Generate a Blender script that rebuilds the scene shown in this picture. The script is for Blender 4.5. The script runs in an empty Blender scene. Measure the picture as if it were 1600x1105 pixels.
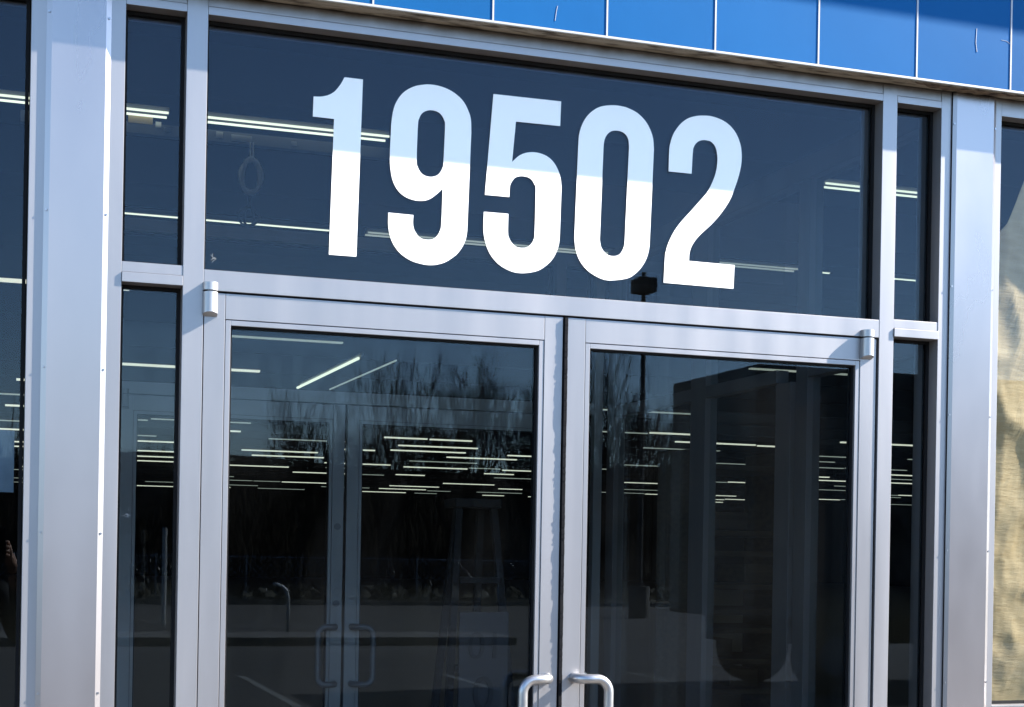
import bpy, bmesh, math, random
from mathutils import Vector, Matrix, noise
from mathutils.geometry import tessellate_polygon
R = math.radians
random.seed(7)
scene = bpy.context.scene
COL = scene.collection

# ------------------------------------------------------------------ camera
ZE = 1.52
YAW, ROLL = 0.3254016, 0.0172368
cam = bpy.data.cameras.new('camera'); cam_o = bpy.data.objects.new('camera', cam); COL.objects.link(cam_o)
cam.sensor_width = 36.0; cam.lens = 36.0 * 2380.8 / 1600.0
cam.shift_y = 312.66 / 1600.0
cam.clip_start = 0.05; cam.clip_end = 2000
cam_o.matrix_world = (Matrix.Translation((0, -3.6594, ZE)) @ Matrix.Rotation(-YAW, 4, 'Z')
                      @ Matrix.Rotation(R(90), 4, 'X') @ Matrix.Rotation(ROLL, 4, 'Z'))
scene.camera = cam_o

# ------------------------------------------------------------------ light
SUN = Vector((4.3, -1.0, 3.2)).normalized()          # direction towards the sun
world = bpy.data.worlds.new('World'); scene.world = world; world.use_nodes = True
wn = world.node_tree.nodes; wl = world.node_tree.links
wn.clear()
sky = wn.new('ShaderNodeTexSky'); sky.sky_type = 'NISHITA'; sky.sun_disc = False
sky.sun_elevation = math.asin(SUN.z); sky.sun_rotation = math.atan2(SUN.x, SUN.y)
sky.air_density = 1.0; sky.dust_density = 0.2; sky.ozone_density = 4.0
bg = wn.new('ShaderNodeBackground'); bg.inputs['Strength'].default_value = 0.093
wo = wn.new('ShaderNodeOutputWorld')
wl.new(sky.outputs[0], bg.inputs['Color']); wl.new(bg.outputs[0], wo.inputs['Surface'])
sl = bpy.data.lights.new('sun', 'SUN'); sl.energy = 5.0; sl.angle = R(0.53); sl.color = (1.0, 0.935, 0.85)
so = bpy.data.objects.new('sun', sl); COL.objects.link(so)
so.rotation_euler = (-SUN).to_track_quat('-Z', 'Y').to_euler()
scene.view_settings.view_transform = 'Standard'; scene.view_settings.look = 'None'
scene.view_settings.exposure = 2.5; scene.view_settings.gamma = 1.0
scene.view_settings.use_curve_mapping = False
scene.cycles.max_bounces = 10; scene.cycles.transparent_max_bounces = 24
scene.cycles.caustics_reflective = False

# ------------------------------------------------------------------ materials
K = .76            # one factor for all base colours, tuned with the exposure
def mat(name, base=(.5, .5, .5), rough=.5, metal=0.0, spec=.5, coat=0.0):
    m = bpy.data.materials.new(name); m.use_nodes = True
    p = m.node_tree.nodes['Principled BSDF']
    base = [c * K for c in base]; p.inputs['Base Color'].default_value = (*base, 1); p.inputs['Roughness'].default_value = rough
    p.inputs['Metallic'].default_value = metal; p.inputs['Specular IOR Level'].default_value = spec
    p.inputs['Coat Weight'].default_value = coat
    return m
def N(m, t): return m.node_tree.nodes.new(t)
def L(m, a, b): m.node_tree.links.new(a, b)
def coords(m, scale=(1, 1, 1)):
    g = N(m, 'ShaderNodeNewGeometry'); mp = N(m, 'ShaderNodeMapping'); mp.inputs['Scale'].default_value = scale
    L(m, g.outputs['Position'], mp.inputs['Vector']); return mp.outputs[0]
def noisy(m, c1, c2, scale=(1, 1, 1), ns=5.0, detail=6, lo=.35, hi=.65, bump=0.0, rough=None, bscale=None):
    p = m.node_tree.nodes['Principled BSDF']; c1 = [c * K for c in c1]; c2 = [c * K for c in c2]
    n = N(m, 'ShaderNodeTexNoise'); n.inputs['Scale'].default_value = ns; n.inputs['Detail'].default_value = detail
    L(m, coords(m, scale), n.inputs['Vector'])
    r = N(m, 'ShaderNodeValToRGB'); r.color_ramp.elements[0].position = lo; r.color_ramp.elements[1].position = hi
    r.color_ramp.elements[0].color = (*c1, 1); r.color_ramp.elements[1].color = (*c2, 1)
    L(m, n.outputs['Fac'], r.inputs['Fac']); L(m, r.outputs['Color'], p.inputs['Base Color'])
    if rough:
        q = N(m, 'ShaderNodeMapRange'); q.inputs['To Min'].default_value = rough[0]; q.inputs['To Max'].default_value = rough[1]
        L(m, n.outputs['Fac'], q.inputs['Value']); L(m, q.outputs[0], p.inputs['Roughness'])
    if bump:
        b = N(m, 'ShaderNodeBump'); b.inputs['Strength'].default_value = 1.0; b.inputs['Distance'].default_value = bump
        n2 = N(m, 'ShaderNodeTexNoise'); n2.inputs['Scale'].default_value = bscale or ns * 4; n2.inputs['Detail'].default_value = 5
        L(m, coords(m, scale), n2.inputs['Vector'])
        L(m, n2.outputs['Fac'], b.inputs['Height']); L(m, b.outputs['Normal'], p.inputs['Normal'])
    return m
M = {}
M['alu'] = noisy(mat('anodised_aluminium', metal=.72, rough=.42), (.365, .348, .352), (.455, .437, .44), (1, 1, .10), 11, 5, .15, .85, rough=(.30, .52), bump=.00005, bscale=90)
M['cover'] = noisy(mat('brushed_column_cover', metal=.80, rough=.4), (.375, .345, .35), (.495, .46, .465), (1, 1, .4), 4, 4, .12, .88, rough=(.20, .40))
M['alu_light'] = noisy(mat('bright_aluminium', metal=.7, rough=.42), (.44, .44, .445), (.49, .49, .50), (1, 1, .2), 9, 6, .3, .7, rough=(.36, .48))
M['inner_alu'] = noisy(mat('inner_aluminium', metal=.35, rough=.45), (.36, .37, .385), (.42, .43, .445), (1, 1, .2), 9, 6, .3, .7)
M['handle'] = noisy(mat('satin_handle', metal=.85, rough=.33), (.42, .42, .43), (.52, .52, .53), (1, 1, 1), 30, 4, .3, .7)
M['gasket'] = mat('black_gasket', (.006, .006, .007), .7, spec=.2)
M['gap'] = mat('dark_gap', (.004, .004, .006), .9, spec=.1)
M['brush'] = mat('black_brush_pile', (.012, .012, .014), .9, spec=.1)
M['digit'] = mat('white_vinyl', (.955 / K, .915 / K, .84 / K), .55)
M['blue'] = noisy(mat('blue_panel', rough=.5, spec=.06), (.0045, .105, .30), (.006, .118, .33), (1, 1, 1), 3, 5, .3, .7, bump=.0002, bscale=14)
def vary(m, amt):
    p = m.node_tree.nodes['Principled BSDF']; src = p.inputs['Base Color'].links[0].from_socket
    oi = N(m, 'ShaderNodeObjectInfo'); q = N(m, 'ShaderNodeMapRange'); q.inputs['To Min'].default_value = 1 - amt; q.inputs['To Max'].default_value = 1 + amt * .5
    L(m, oi.outputs['Random'], q.inputs['Value']); hv = N(m, 'ShaderNodeHueSaturation'); L(m, q.outputs[0], hv.inputs['Value']); L(m, src, hv.inputs['Color']); L(m, hv.outputs[0], p.inputs['Base Color'])
vary(M['blue'], .14)
M['joint'] = mat('white_joint', (.55, .56, .58), .5)
M['soffit'] = noisy(mat('dirty_soffit', rough=.8), (.07, .05, .032), (.34, .30, .245), (1, 3, 3), 15, 9, .34, .52, bump=.001)
M['rust'] = noisy(mat('rust_stain', rough=.9), (.035, .018, .010), (.22, .16, .11), (1, 2, 2), 40, 8, .42, .6, bump=.001)
M['trim'] = mat('trim_edge', (.50, .50, .485), .5)
M['int_dark'] = noisy(mat('dark_interior_paint', rough=.95, spec=.1), (.018, .018, .022), (.03, .03, .034), (1, 1, 1), .6, 4)
M['floor'] = noisy(mat('store_floor', rough=.35), (.03, .03, .032), (.05, .05, .05), (1, 1, 1), 1.2, 5)
M['wood'] = noisy(mat('shelf_wood', rough=.7), (.09, .055, .025), (.17, .11, .055), (1, 8, 20), 3, 6, .3, .7)
M['steel'] = mat('dull_steel', (.25, .26, .28), .5, .5)
M['ladder'] = mat('ladder_fibreglass', (.008, .008, .008), .9)
M['foil'] = mat('foil_tape', (.8, .8, .82), .28, 1.0)
M['beige_tape'] = mat('beige_duct_wrap', (.75, .58, .30), .6)
M['cable'] = mat('grey_cable', (1.25, 1.25, 1.22), .5)
M['board'] = mat('grey_sign_board', (.022, .023, .026), .7)
M['ink'] = mat('dark_lettering', (.006, .006, .008), .7)
M['asphalt'] = noisy(mat('asphalt', rough=.9), (.028, .028, .029), (.048, .047, .046), (1, 1, 1), .8, 8, .3, .7, bump=.004, bscale=60)
M['walk'] = noisy(mat('concrete_walk', rough=.85), (.125, .110, .092), (.19, .17, .145), (1, 1, 1), 1.4, 9, .3, .7, bump=.002, bscale=40)
M['kerb'] = noisy(mat('kerb_concrete', rough=.85), (.10, .095, .085), (.16, .15, .135), (1, 1, 1), 2, 7)
M['line'] = mat('road_paint', (.22, .22, .20), .7)
M['grass'] = noisy(mat('winter_grass', rough=.95), (.035, .032, .013), (.065, .06, .025), (1, 1, 1), 1.5, 8)
M['bark'] = noisy(mat('bark', rough=.95, spec=.1), (.022, .018, .014), (.045, .037, .03), (1, 1, .4), 8, 6)
M['hedge'] = noisy(mat('brown_hedge', rough=.95, spec=.1), (.012, .010, .006), (.028, .023, .013), (1, 1, 1), 3, 7)
M['pole'] = mat('dark_bronze_pole', (.02, .018, .015), .6)
M['white_post'] = mat('white_plastic_post', (.6, .6, .58), .5)
M['truck'] = noisy(mat('tan_truck_body', rough=.5), (.12, .095, .06), (.17, .13, .085), (1, 1, 1), 2, 6)
M['truck_dark'] = mat('dark_truck_trim', (.02, .02, .022), .6)
M['tyre'] = mat('tyre_rubber', (.015, .015, .015), .85)
M['screw'] = mat('screw_head', (.45, .45, .48), .35, 1.0)
M['skin'] = mat('skin', (.45, .26, .18), .6)
M['jacket'] = noisy(mat('dark_jacket', rough=.9), (.015, .015, .018), (.035, .035, .04), (1, 1, 1), 20, 5)
M['phone'] = mat('black_phone', (.01, .01, .012), .3)
M['jeans'] = noisy(mat('grey_trousers', rough=.9), (.08, .075, .06), (.13, .12, .10), (1, 1, 1), 25, 5)
M['housing'] = mat('white_fixture_housing', (.55, .56, .55), .5)

def dirt_and_bounce(m, z0=2.792, z1=2.838, col=(.085, .068, .05)):  # brown top band: dirt, plus the soffit's brown bounce painted into the colour
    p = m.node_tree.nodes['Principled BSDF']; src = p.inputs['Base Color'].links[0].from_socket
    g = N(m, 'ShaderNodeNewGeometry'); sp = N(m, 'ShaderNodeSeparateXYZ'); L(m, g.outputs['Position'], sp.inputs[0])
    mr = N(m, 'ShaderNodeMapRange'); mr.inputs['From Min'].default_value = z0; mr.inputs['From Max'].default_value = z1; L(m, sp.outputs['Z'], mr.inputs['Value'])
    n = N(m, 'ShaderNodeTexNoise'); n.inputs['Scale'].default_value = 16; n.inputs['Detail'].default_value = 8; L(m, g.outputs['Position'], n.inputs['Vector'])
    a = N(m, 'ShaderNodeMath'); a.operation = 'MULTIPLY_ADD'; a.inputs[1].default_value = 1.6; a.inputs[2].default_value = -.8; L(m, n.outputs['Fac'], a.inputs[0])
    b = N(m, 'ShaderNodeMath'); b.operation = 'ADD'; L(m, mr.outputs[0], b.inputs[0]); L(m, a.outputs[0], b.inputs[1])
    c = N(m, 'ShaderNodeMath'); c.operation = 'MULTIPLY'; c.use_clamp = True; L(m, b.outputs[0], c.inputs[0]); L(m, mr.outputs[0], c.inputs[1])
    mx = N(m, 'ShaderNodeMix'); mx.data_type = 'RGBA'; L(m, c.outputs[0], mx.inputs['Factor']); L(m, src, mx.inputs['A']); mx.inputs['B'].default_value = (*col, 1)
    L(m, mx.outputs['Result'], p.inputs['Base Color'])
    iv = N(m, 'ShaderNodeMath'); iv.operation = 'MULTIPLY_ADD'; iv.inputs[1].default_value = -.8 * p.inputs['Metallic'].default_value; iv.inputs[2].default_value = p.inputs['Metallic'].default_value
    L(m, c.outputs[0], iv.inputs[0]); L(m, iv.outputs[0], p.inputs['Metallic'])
dirt_and_bounce(M['alu']); dirt_and_bounce(M['cover'], 2.80, 2.836)

def tube_mat(name, s, sampling='AUTO', col=(.93, 1.0, .78)):
    m = bpy.data.materials.new(name); m.use_nodes = True
    p = m.node_tree.nodes['Principled BSDF']
    p.inputs['Base Color'].default_value = (.8, .8, .8, 1)
    p.inputs['Emission Color'].default_value = (*col, 1); p.inputs['Emission Strength'].default_value = s * .8
    m.cycles.emission_sampling = sampling
    return m
M['tube'] = tube_mat('lit_tube', .31)
M['tube_far'] = tube_mat('lit_tube_far', .22, 'NONE', (1.0, 1.0, .80))
M['tube_dim'] = tube_mat('lit_tube_dim', .09, 'NONE', (.9, 1.0, .85))

def glass_mat(name, tint, f0, wav=.0000, refl=(1, 1, 1), dust=0):
    """clear pane: straight-through tinted light plus a mirror layer that grows towards grazing angles"""
    m = bpy.data.materials.new(name); m.use_nodes = True
    m.node_tree.nodes.clear()
    out = N(m, 'ShaderNodeOutputMaterial'); mix = N(m, 'ShaderNodeMixShader')
    tr = N(m, 'ShaderNodeBsdfTransparent'); tr.inputs['Color'].default_value = (*tint, 1)
    gl = N(m, 'ShaderNodeBsdfGlossy'); gl.inputs['Roughness'].default_value = 0.0; gl.inputs['Color'].default_value = (*refl, 1)
    lw = N(m, 'ShaderNodeLayerWeight'); lw.inputs['Blend'].default_value = .5
    pw = N(m, 'ShaderNodeMath'); pw.operation = 'POWER'; pw.inputs[1].default_value = 5
    ma = N(m, 'ShaderNodeMath'); ma.operation = 'MULTIPLY_ADD'; ma.inputs[1].default_value = 1 - f0; ma.inputs[2].default_value = f0
    L(m, lw.outputs['Facing'], pw.inputs[0]); L(m, pw.outputs[0], ma.inputs[0]); L(m, ma.outputs[0], mix.inputs['Fac'])
    L(m, tr.outputs[0], mix.inputs[1]); L(m, gl.outputs[0], mix.inputs[2]); L(m, mix.outputs[0], out.inputs['Surface'])
    if dust:        # thin film of dust and wipe marks on the pane
        df = N(m, 'ShaderNodeBsdfDiffuse'); df.inputs['Color'].default_value = (.75, .74, .70, 1)
        m2 = N(m, 'ShaderNodeMixShader'); n = N(m, 'ShaderNodeTexNoise'); n.inputs['Scale'].default_value = 2.4; n.inputs['Detail'].default_value = 9; n.inputs['Distortion'].default_value = 1.4
        L(m, coords(m, (1, 1, .45)), n.inputs['Vector'])
        q = N(m, 'ShaderNodeMapRange'); q.inputs['From Min'].default_value = .42; q.inputs['From Max'].default_value = .75; q.inputs['To Min'].default_value = dust * .15; q.inputs['To Max'].default_value = dust * 2.6
        L(m, n.outputs['Fac'], q.inputs['Value']); L(m, q.outputs[0], m2.inputs['Fac'])
        L(m, mix.outputs[0], m2.inputs[1]); L(m, df.outputs[0], m2.inputs[2]); L(m, m2.outputs[0], out.inputs['Surface'])
    if wav:
        b = N(m, 'ShaderNodeBump'); b.inputs['Strength'].default_value = 1; b.inputs['Distance'].default_value = wav
        n = N(m, 'ShaderNodeTexNoise'); n.inputs['Scale'].default_value = 3.5; n.inputs['Detail'].default_value = 2
        L(m, coords(m, (1, 1, .6)), n.inputs['Vector']); L(m, n.outputs['Fac'], b.inputs['Height'])
        L(m, b.outputs['Normal'], gl.inputs['Normal'])
    return m
M['glass'] = glass_mat('insulated_glass', (.86, .89, .90), .020, 0, (.70, .83, 1.0), .0012)
M['glass_in'] = glass_mat('inner_glass', (.93, .95, .95), .004)

# ------------------------------------------------------------------ mesh helpers
class MB:
    def __init__(s): s.bm = bmesh.new()
    def box(s, x0, x1, y0, y1, z0, z1, bev=0.0):
        r = bmesh.ops.create_cube(s.bm, size=1.0); vs = r['verts']
        for v in vs:
            v.co = Vector(((x0 + x1) / 2 + v.co.x * (x1 - x0), (y0 + y1) / 2 + v.co.y * (y1 - y0), (z0 + z1) / 2 + v.co.z * (z1 - z0)))
        if bev:
            es = list({e for v in vs for e in v.link_edges})
            bmesh.ops.bevel(s.bm, geom=es, offset=bev, segments=2, affect='EDGES', profile=.6)
        return s
    def prism(s, pts, z0, z1):          # closed outline in x,y extruded in z
        a = [s.bm.verts.new((x, y, z0)) for x, y in pts]; b = [s.bm.verts.new((x, y, z1)) for x, y in pts]
        n = len(pts)
        for i in range(n): s.bm.faces.new((a[i], a[(i + 1) % n], b[(i + 1) % n], b[i]))
        s.bm.faces.new(a[::-1]); s.bm.faces.new(b)
        return s
    def tube(s, pts, r, n=10, r2=None, cap=True):
        pts = [Vector(p) for p in pts]; rings = []; prev = None
        for i, p in enumerate(pts):
            d = (pts[min(i + 1, len(pts) - 1)] - pts[max(i - 1, 0)]).normalized()
            if prev is None:
                u = d.orthogonal().normalized()
            else:
                u = (prev - d * prev.dot(d)); u = u.normalized() if u.length > 1e-6 else d.orthogonal().normalized()
            prev = u; w = d.cross(u)
            rr = r if r2 is None else r + (r2 - r) * i / max(1, len(pts) - 1)
            rings.append([s.bm.verts.new(p + (u * math.cos(t) + w * math.sin(t)) * rr) for t in [2 * math.pi * k / n for k in range(n)]])
        for a, b in zip(rings, rings[1:]):
            for k in range(n): s.bm.faces.new((a[k], a[(k + 1) % n], b[(k + 1) % n], b[k]))
        if cap: s.bm.faces.new(rings[0][::-1]); s.bm.faces.new(rings[-1])
        return s
    def mesh(s, name, m, smooth=False):
        bmesh.ops.recalc_face_normals(s.bm, faces=s.bm.faces)
        me = bpy.data.meshes.new(name); s.bm.to_mesh(me); s.bm.free()
        me.materials.append(m)
        if smooth:
            for p in me.polygons: p.use_smooth = True
        return me
    def build(s, name, m, parent=None, smooth=False, **props):
        return link(name, s.mesh(name, m, smooth), parent, **props)
def link(name, me, parent=None, **props):
    o = bpy.data.objects.new(name, me); COL.objects.link(o)
    if parent is not None:
        o.parent = parent
        if parent.data is None: o.matrix_parent_inverse = Matrix.Translation(-parent.location)
    for k, v in props.items(): o[k] = v
    return o
def tag(o, label=None, category=None, group=None, kind=None):
    if label: o['label'] = label
    if category: o['category'] = category
    if group: o['group'] = group
    if kind: o['kind'] = kind
    return o
def thing(name, label, category, group=None, loc=(0, 0, 0)):
    o = bpy.data.objects.new(name, None); COL.objects.link(o); o.location = loc; o.empty_display_size = .1
    return tag(o, label, category, group)
def copy_tree(o, parent=None, off=None):
    c = o.copy(); COL.objects.link(c); c.parent = parent
    for ch in list(o.children): copy_tree(ch, c)
    return c
def bx(name, m, dims, parent=None, bev=0.0, **props):
    return MB().box(*dims, bev).build(name, M[m], parent, **props)

# ------------------------------------------------------------------ ground outside
def struct(name, m, dims, bev=0.0):
    return bx(name, m, dims, None, bev, kind='structure')
struct('parking_lot', 'asphalt', (-140, 160, -42.3, -3.2, -.30, -.15))
struct('sidewalk', 'walk', (-30, 40, -3.0, 0.129, -.25, -.012))
struct('kerb', 'kerb', (-30, 40, -3.2, -3.0, -.25, -.008), .012)
struct('far_kerb', 'kerb', (-140, 160, -42.6, -42.3, -.3, -.02))
struct('grass_verge', 'grass', (-300, 400, -400, -42.6, -.3, -.03))
# island with kerb in the middle of the lot
struct('kerb_island', 'kerb', (-12, 9, -24.4, -22.6, -.149, .0), .02)
for i in range(26):
    x = -30 + i * 2.75
    bx('bay_line', 'line', (x, x + .1, -16.4, -11.4, -.1495, -.146), kind='structure')
bx('bay_line', 'line', (-30, 40, -21.6, -21.5, -.1495, -.1462), kind='structure')
bx('bay_line', 'line', (-30, 40, -29.2, -29.05, -.1495, -.1462), kind='structure')

# ------------------------------------------------------------------ store building shell
b = thing('store_building', 'large dark empty store hall behind the glass entrance', 'building', loc=(0, .2, 0))
struct('store_floor', 'floor', (-25, 50, .13, 80, -.2, 0))
bx('ceiling', 'int_dark', (-25, 50, .2, 80, 5.3, 5.5), b)
bx('rear_wall', 'int_dark', (-25, 50, 80, 80.3, -.2, 5.5), b)
bx('side_wall', 'int_dark', (-25.3, -25, .2, 80.3, -.2, 5.5), b)
bx('side_wall', 'int_dark', (50, 50.3, .2, 80.3, -.2, 5.5), b)
bx('front_wall', 'int_dark', (-25, 50, .13, .2, 2.90, 5.5), b)
bx('front_wall', 'int_dark', (-25, -3.1, .0, .2, -.2, 2.83), b)
bx('front_wall', 'int_dark', (4.32, 50, .0, .2, -.2, 2.83), b)
mb = MB()
for i in range(26): mb.box(-25, 50, 4.9 + i * 2.9, 5.0 + i * 2.9, 4.86, 5.28)
mb.build('ceiling_joists', M['int_dark'], b, kind='stuff')

# ------------------------------------------------------------------ blue fascia
f = thing('blue_fascia', 'bright blue panelled fascia running above the entrance', 'fascia', loc=(1.4, 0, 2.834))
FY = -.055; FB = 2.8345; PW = .3045; X0 = .8377
bx('backing', 'gap', (-3.4, 5.6, -.035, .128, 2.846, 3.60), f)
pm = MB().box(0.0025, PW - .0025, FY, -.036, FB + .0075, 3.60, .0012).mesh('panel', M['blue'])
jm = MB().box(-.0022, .0022, FY - .0015, -.036, FB + .0075, 3.60).mesh('joint_strip', M['joint'])
for k in range(-13, 15):
    o = link('panel', pm, f); o.matrix_parent_inverse = Matrix.Translation(-f.location); o.location = (X0 + k * PW, 0, 0)
    o = link('joint_strip', jm, f); o.matrix_parent_inverse = Matrix.Translation(-f.location); o.location = (X0 + k * PW, 0, 0)
bx('bottom_trim', 'trim', (-3.4, 5.4, FY - .003, -.03, FB, FB + .0065), f, .001)
bx('soffit', 'soffit', (-3.4, 5.4, -.0299, .128, FB + .002, FB + .01), f)
bx('soffit_lip', 'soffit', (-3.4, 5.4, -.0505, -.0301, FB - .0015, FB - .0002), f)
# rust stain spread under the lip over the right column
mb = MB()
pts = []
for i in range(26):
    t = i / 25; pts.append((2.36 + t * .36, -.049 + .004 * math.sin(i * 2.1)))
for i in range(25, -1, -1):
    t = i / 25; pts.append((2.36 + t * .36, -.049 + .044 * math.sin(math.pi * t) ** .6 * (.8 + .2 * math.sin(i * 1.7))+.0005))
mb.prism(pts, FB - .0028, FB - .0017)
mb.build('rust_stain', M['rust'], f)
# coping that throws the upper shadow on the panels
bx('coping', 'blue', (-3.4, 5.6, FY - .19, .3, 3.603, 3.86), f, .01)
sc = MB()
sc.tube([(2.553, FY - .0004, 2.935), (2.549, FY - .0004, 2.96), (2.551, FY - .0004, 3.0)], .0009, 4)
sc.build('scratch', M['joint'], f)
sc = MB()
sc.tube([(1.306, FY - .0004, 2.862), (1.309, FY - .0004, 2.885), (1.312, FY - .0004, 2.90)], .0008, 4)
sc.build('scratch', M['joint'], f)
sc = MB()
sc.tube([(2.632, FY - .0004, 2.978), (2.65, FY - .0004, 2.977), (2.664, FY - .0004, 2.969)], .0004, 4)
sc.build('scratch', M['joint'], f)

# ------------------------------------------------------------------ storefront frames
DEP = .1143
ZH, ZT = 2.7855, 2.834
def ring(mb, x0, x1, z0, z1, w, ya, yb):
    mb.box(x0, x0 + w, ya, yb, z0, z1); mb.box(x1 - w, x1, ya, yb, z0, z1)
    mb.box(x0 + w, x1 - w, ya, yb, z0, z0 + w); mb.box(x0 + w, x1 - w, ya, yb, z1 - w, z1)
def pane(parent, x0, x1, z0, z1, y, mt='glass', gw=.008, gd=.007):
    g = bx('glass_pane', mt, (x0 + .001, x1 - .001, y, y + .006, z0 + .001, z1 - .001), parent)
    mb = MB(); ring(mb, x0, x1, z0, z1, gw, y - gd, y - .0006); ring(mb, x0, x1, z0, z1, gw, y + .0066, y + .006 + gd)
    mb.build('gasket', M['gasket'], parent)
    return g
A0, A1, B0, B1, C0, C1 = .4033, .4519, 2.292, 2.3372, .2625, 2.480
def frame(t, y, alu, glz):
    GY = y + .048
    e = .0008
    bx('jamb', alu, (.2225, C0, y, y + DEP, 0, ZT), t, e)
    bx('jamb', alu, (C1, 2.519, y, y + DEP, 0, ZT), t, e)
    bx('mullion', alu, (A0, A1, y, y + DEP, 0, ZT), t, e)
    bx('mullion', alu, (B0, B1, y, y + DEP, 0, ZT), t, e)
    for x0, x1 in ((C0, A0), (A1, B0), (B1, C1)):
        bx('header', alu, (x0 + .0006, x1 - .0006, y + .0015, y + DEP, 2.8055, ZT), t, e)
        bx('header_stop', alu, (x0 + .0006, x1 - .0006, y - .0005, y + DEP, ZH, 2.8045), t, e)
    bx('transom_bar', alu, (A1 + .0006, B0 - .0006, y + .0005, y + DEP, 2.1326, 2.1814), t, e)
    bx('door_stop', 'gap', (A1 + .001, B0 - .001, y + .06, y + DEP - .01, 2.112, 2.1325), t)
    bx('door_stop', 'gap', (A1 + .0003, A1 + .012, y + .06, y + DEP - .01, .02, 2.112), t)
    bx('door_stop', 'gap', (B0 - .012, B0 - .0003, y + .06, y + DEP - .01, .02, 2.112), t)
    for x0, x1 in ((C0, A0), (B1, C1)):
        bx('crossbar', alu, (x0 + .0006, x1 - .0006, y + .001, y + DEP, 2.1625, 2.1865), t, e)
        bx('crossbar_stop', alu, (x0 + .0006, x1 - .0006, y - .004, y + DEP, 2.1385, 2.1615), t, e)
        bx('sill', alu, (x0 + .0006, x1 - .0006, y, y + DEP, 0, .11), t, e)
        pane(t, x0, x1, .11, 2.1385, GY, glz); pane(t, x0, x1, 2.1865, ZH, GY, glz)
    bx('threshold', alu, (A1, B0, y, y + DEP, -.011, .012), t)
    pane(t, A1, B0, 2.1814, ZH, GY, glz)

t_out = thing('storefront_frame', 'silver aluminium entrance frame with transom window and narrow sidelights around the front doors', 'door frame', loc=(1.37, .05, 0))
frame(t_out, 0, 'alu', 'glass')
t_in = thing('storefront_frame', 'grey aluminium frame seen through the glass around the inner vestibule doors', 'door frame', loc=(1.37, 2.63, 0))
frame(t_in, 2.586, 'inner_alu', 'glass_in')

# ------------------------------------------------------------------ doors
DY = .0035
def pull(parent, x, s, y, zt=1.2034, zb=.965, r=.0127, m='handle'):
    """offset tubular pull: posts leave the stile, bend sideways over the glass; s = side the grip goes to"""
    off, pr = .080 if s < 0 else .081, .046
    pts = []
    def arc(zc, sg):
        out = []
        for k in range(0, 9):
            a = k / 8 * math.pi / 2
            out.append((x + s * (off - .034 * (1 - math.sin(a))), y - pr, zc - sg * .034 * (1 - math.cos(a))))
        return out
    top = [(x, y + .001, zt), (x + s * .001, y - .006, zt)]
    for k in range(1, 8):
        a = k / 7 * math.pi / 2
        top.append((x + s * (.001 + .036 * (1 - math.cos(a))), y - .010 - (pr - .010) * math.sin(a), zt))
    pts = top + [(x + s * (off - .034) * .999, y - pr, zt)]
    # bend down
    for k in range(1, 9):
        a = k / 8 * math.pi / 2
        pts.append((x + s * (off - .034 + .034 * math.sin(a)), y - pr, zt - .034 * (1 - math.cos(a))))
    low = [(px, py, zb + (zt - pz)) for px, py, pz in pts][::-1]
    h = MB().tube(pts + low, r, 18).build('pull_handle', M[m], parent, True)
    mb = MB()
    for z in (zt, zb): mb.tube([(x, y + .0005, z), (x, y - .0015, z)], r + .0006, 18)
    mb.build('handle_collar', M[m], h, True)
    return h
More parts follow.
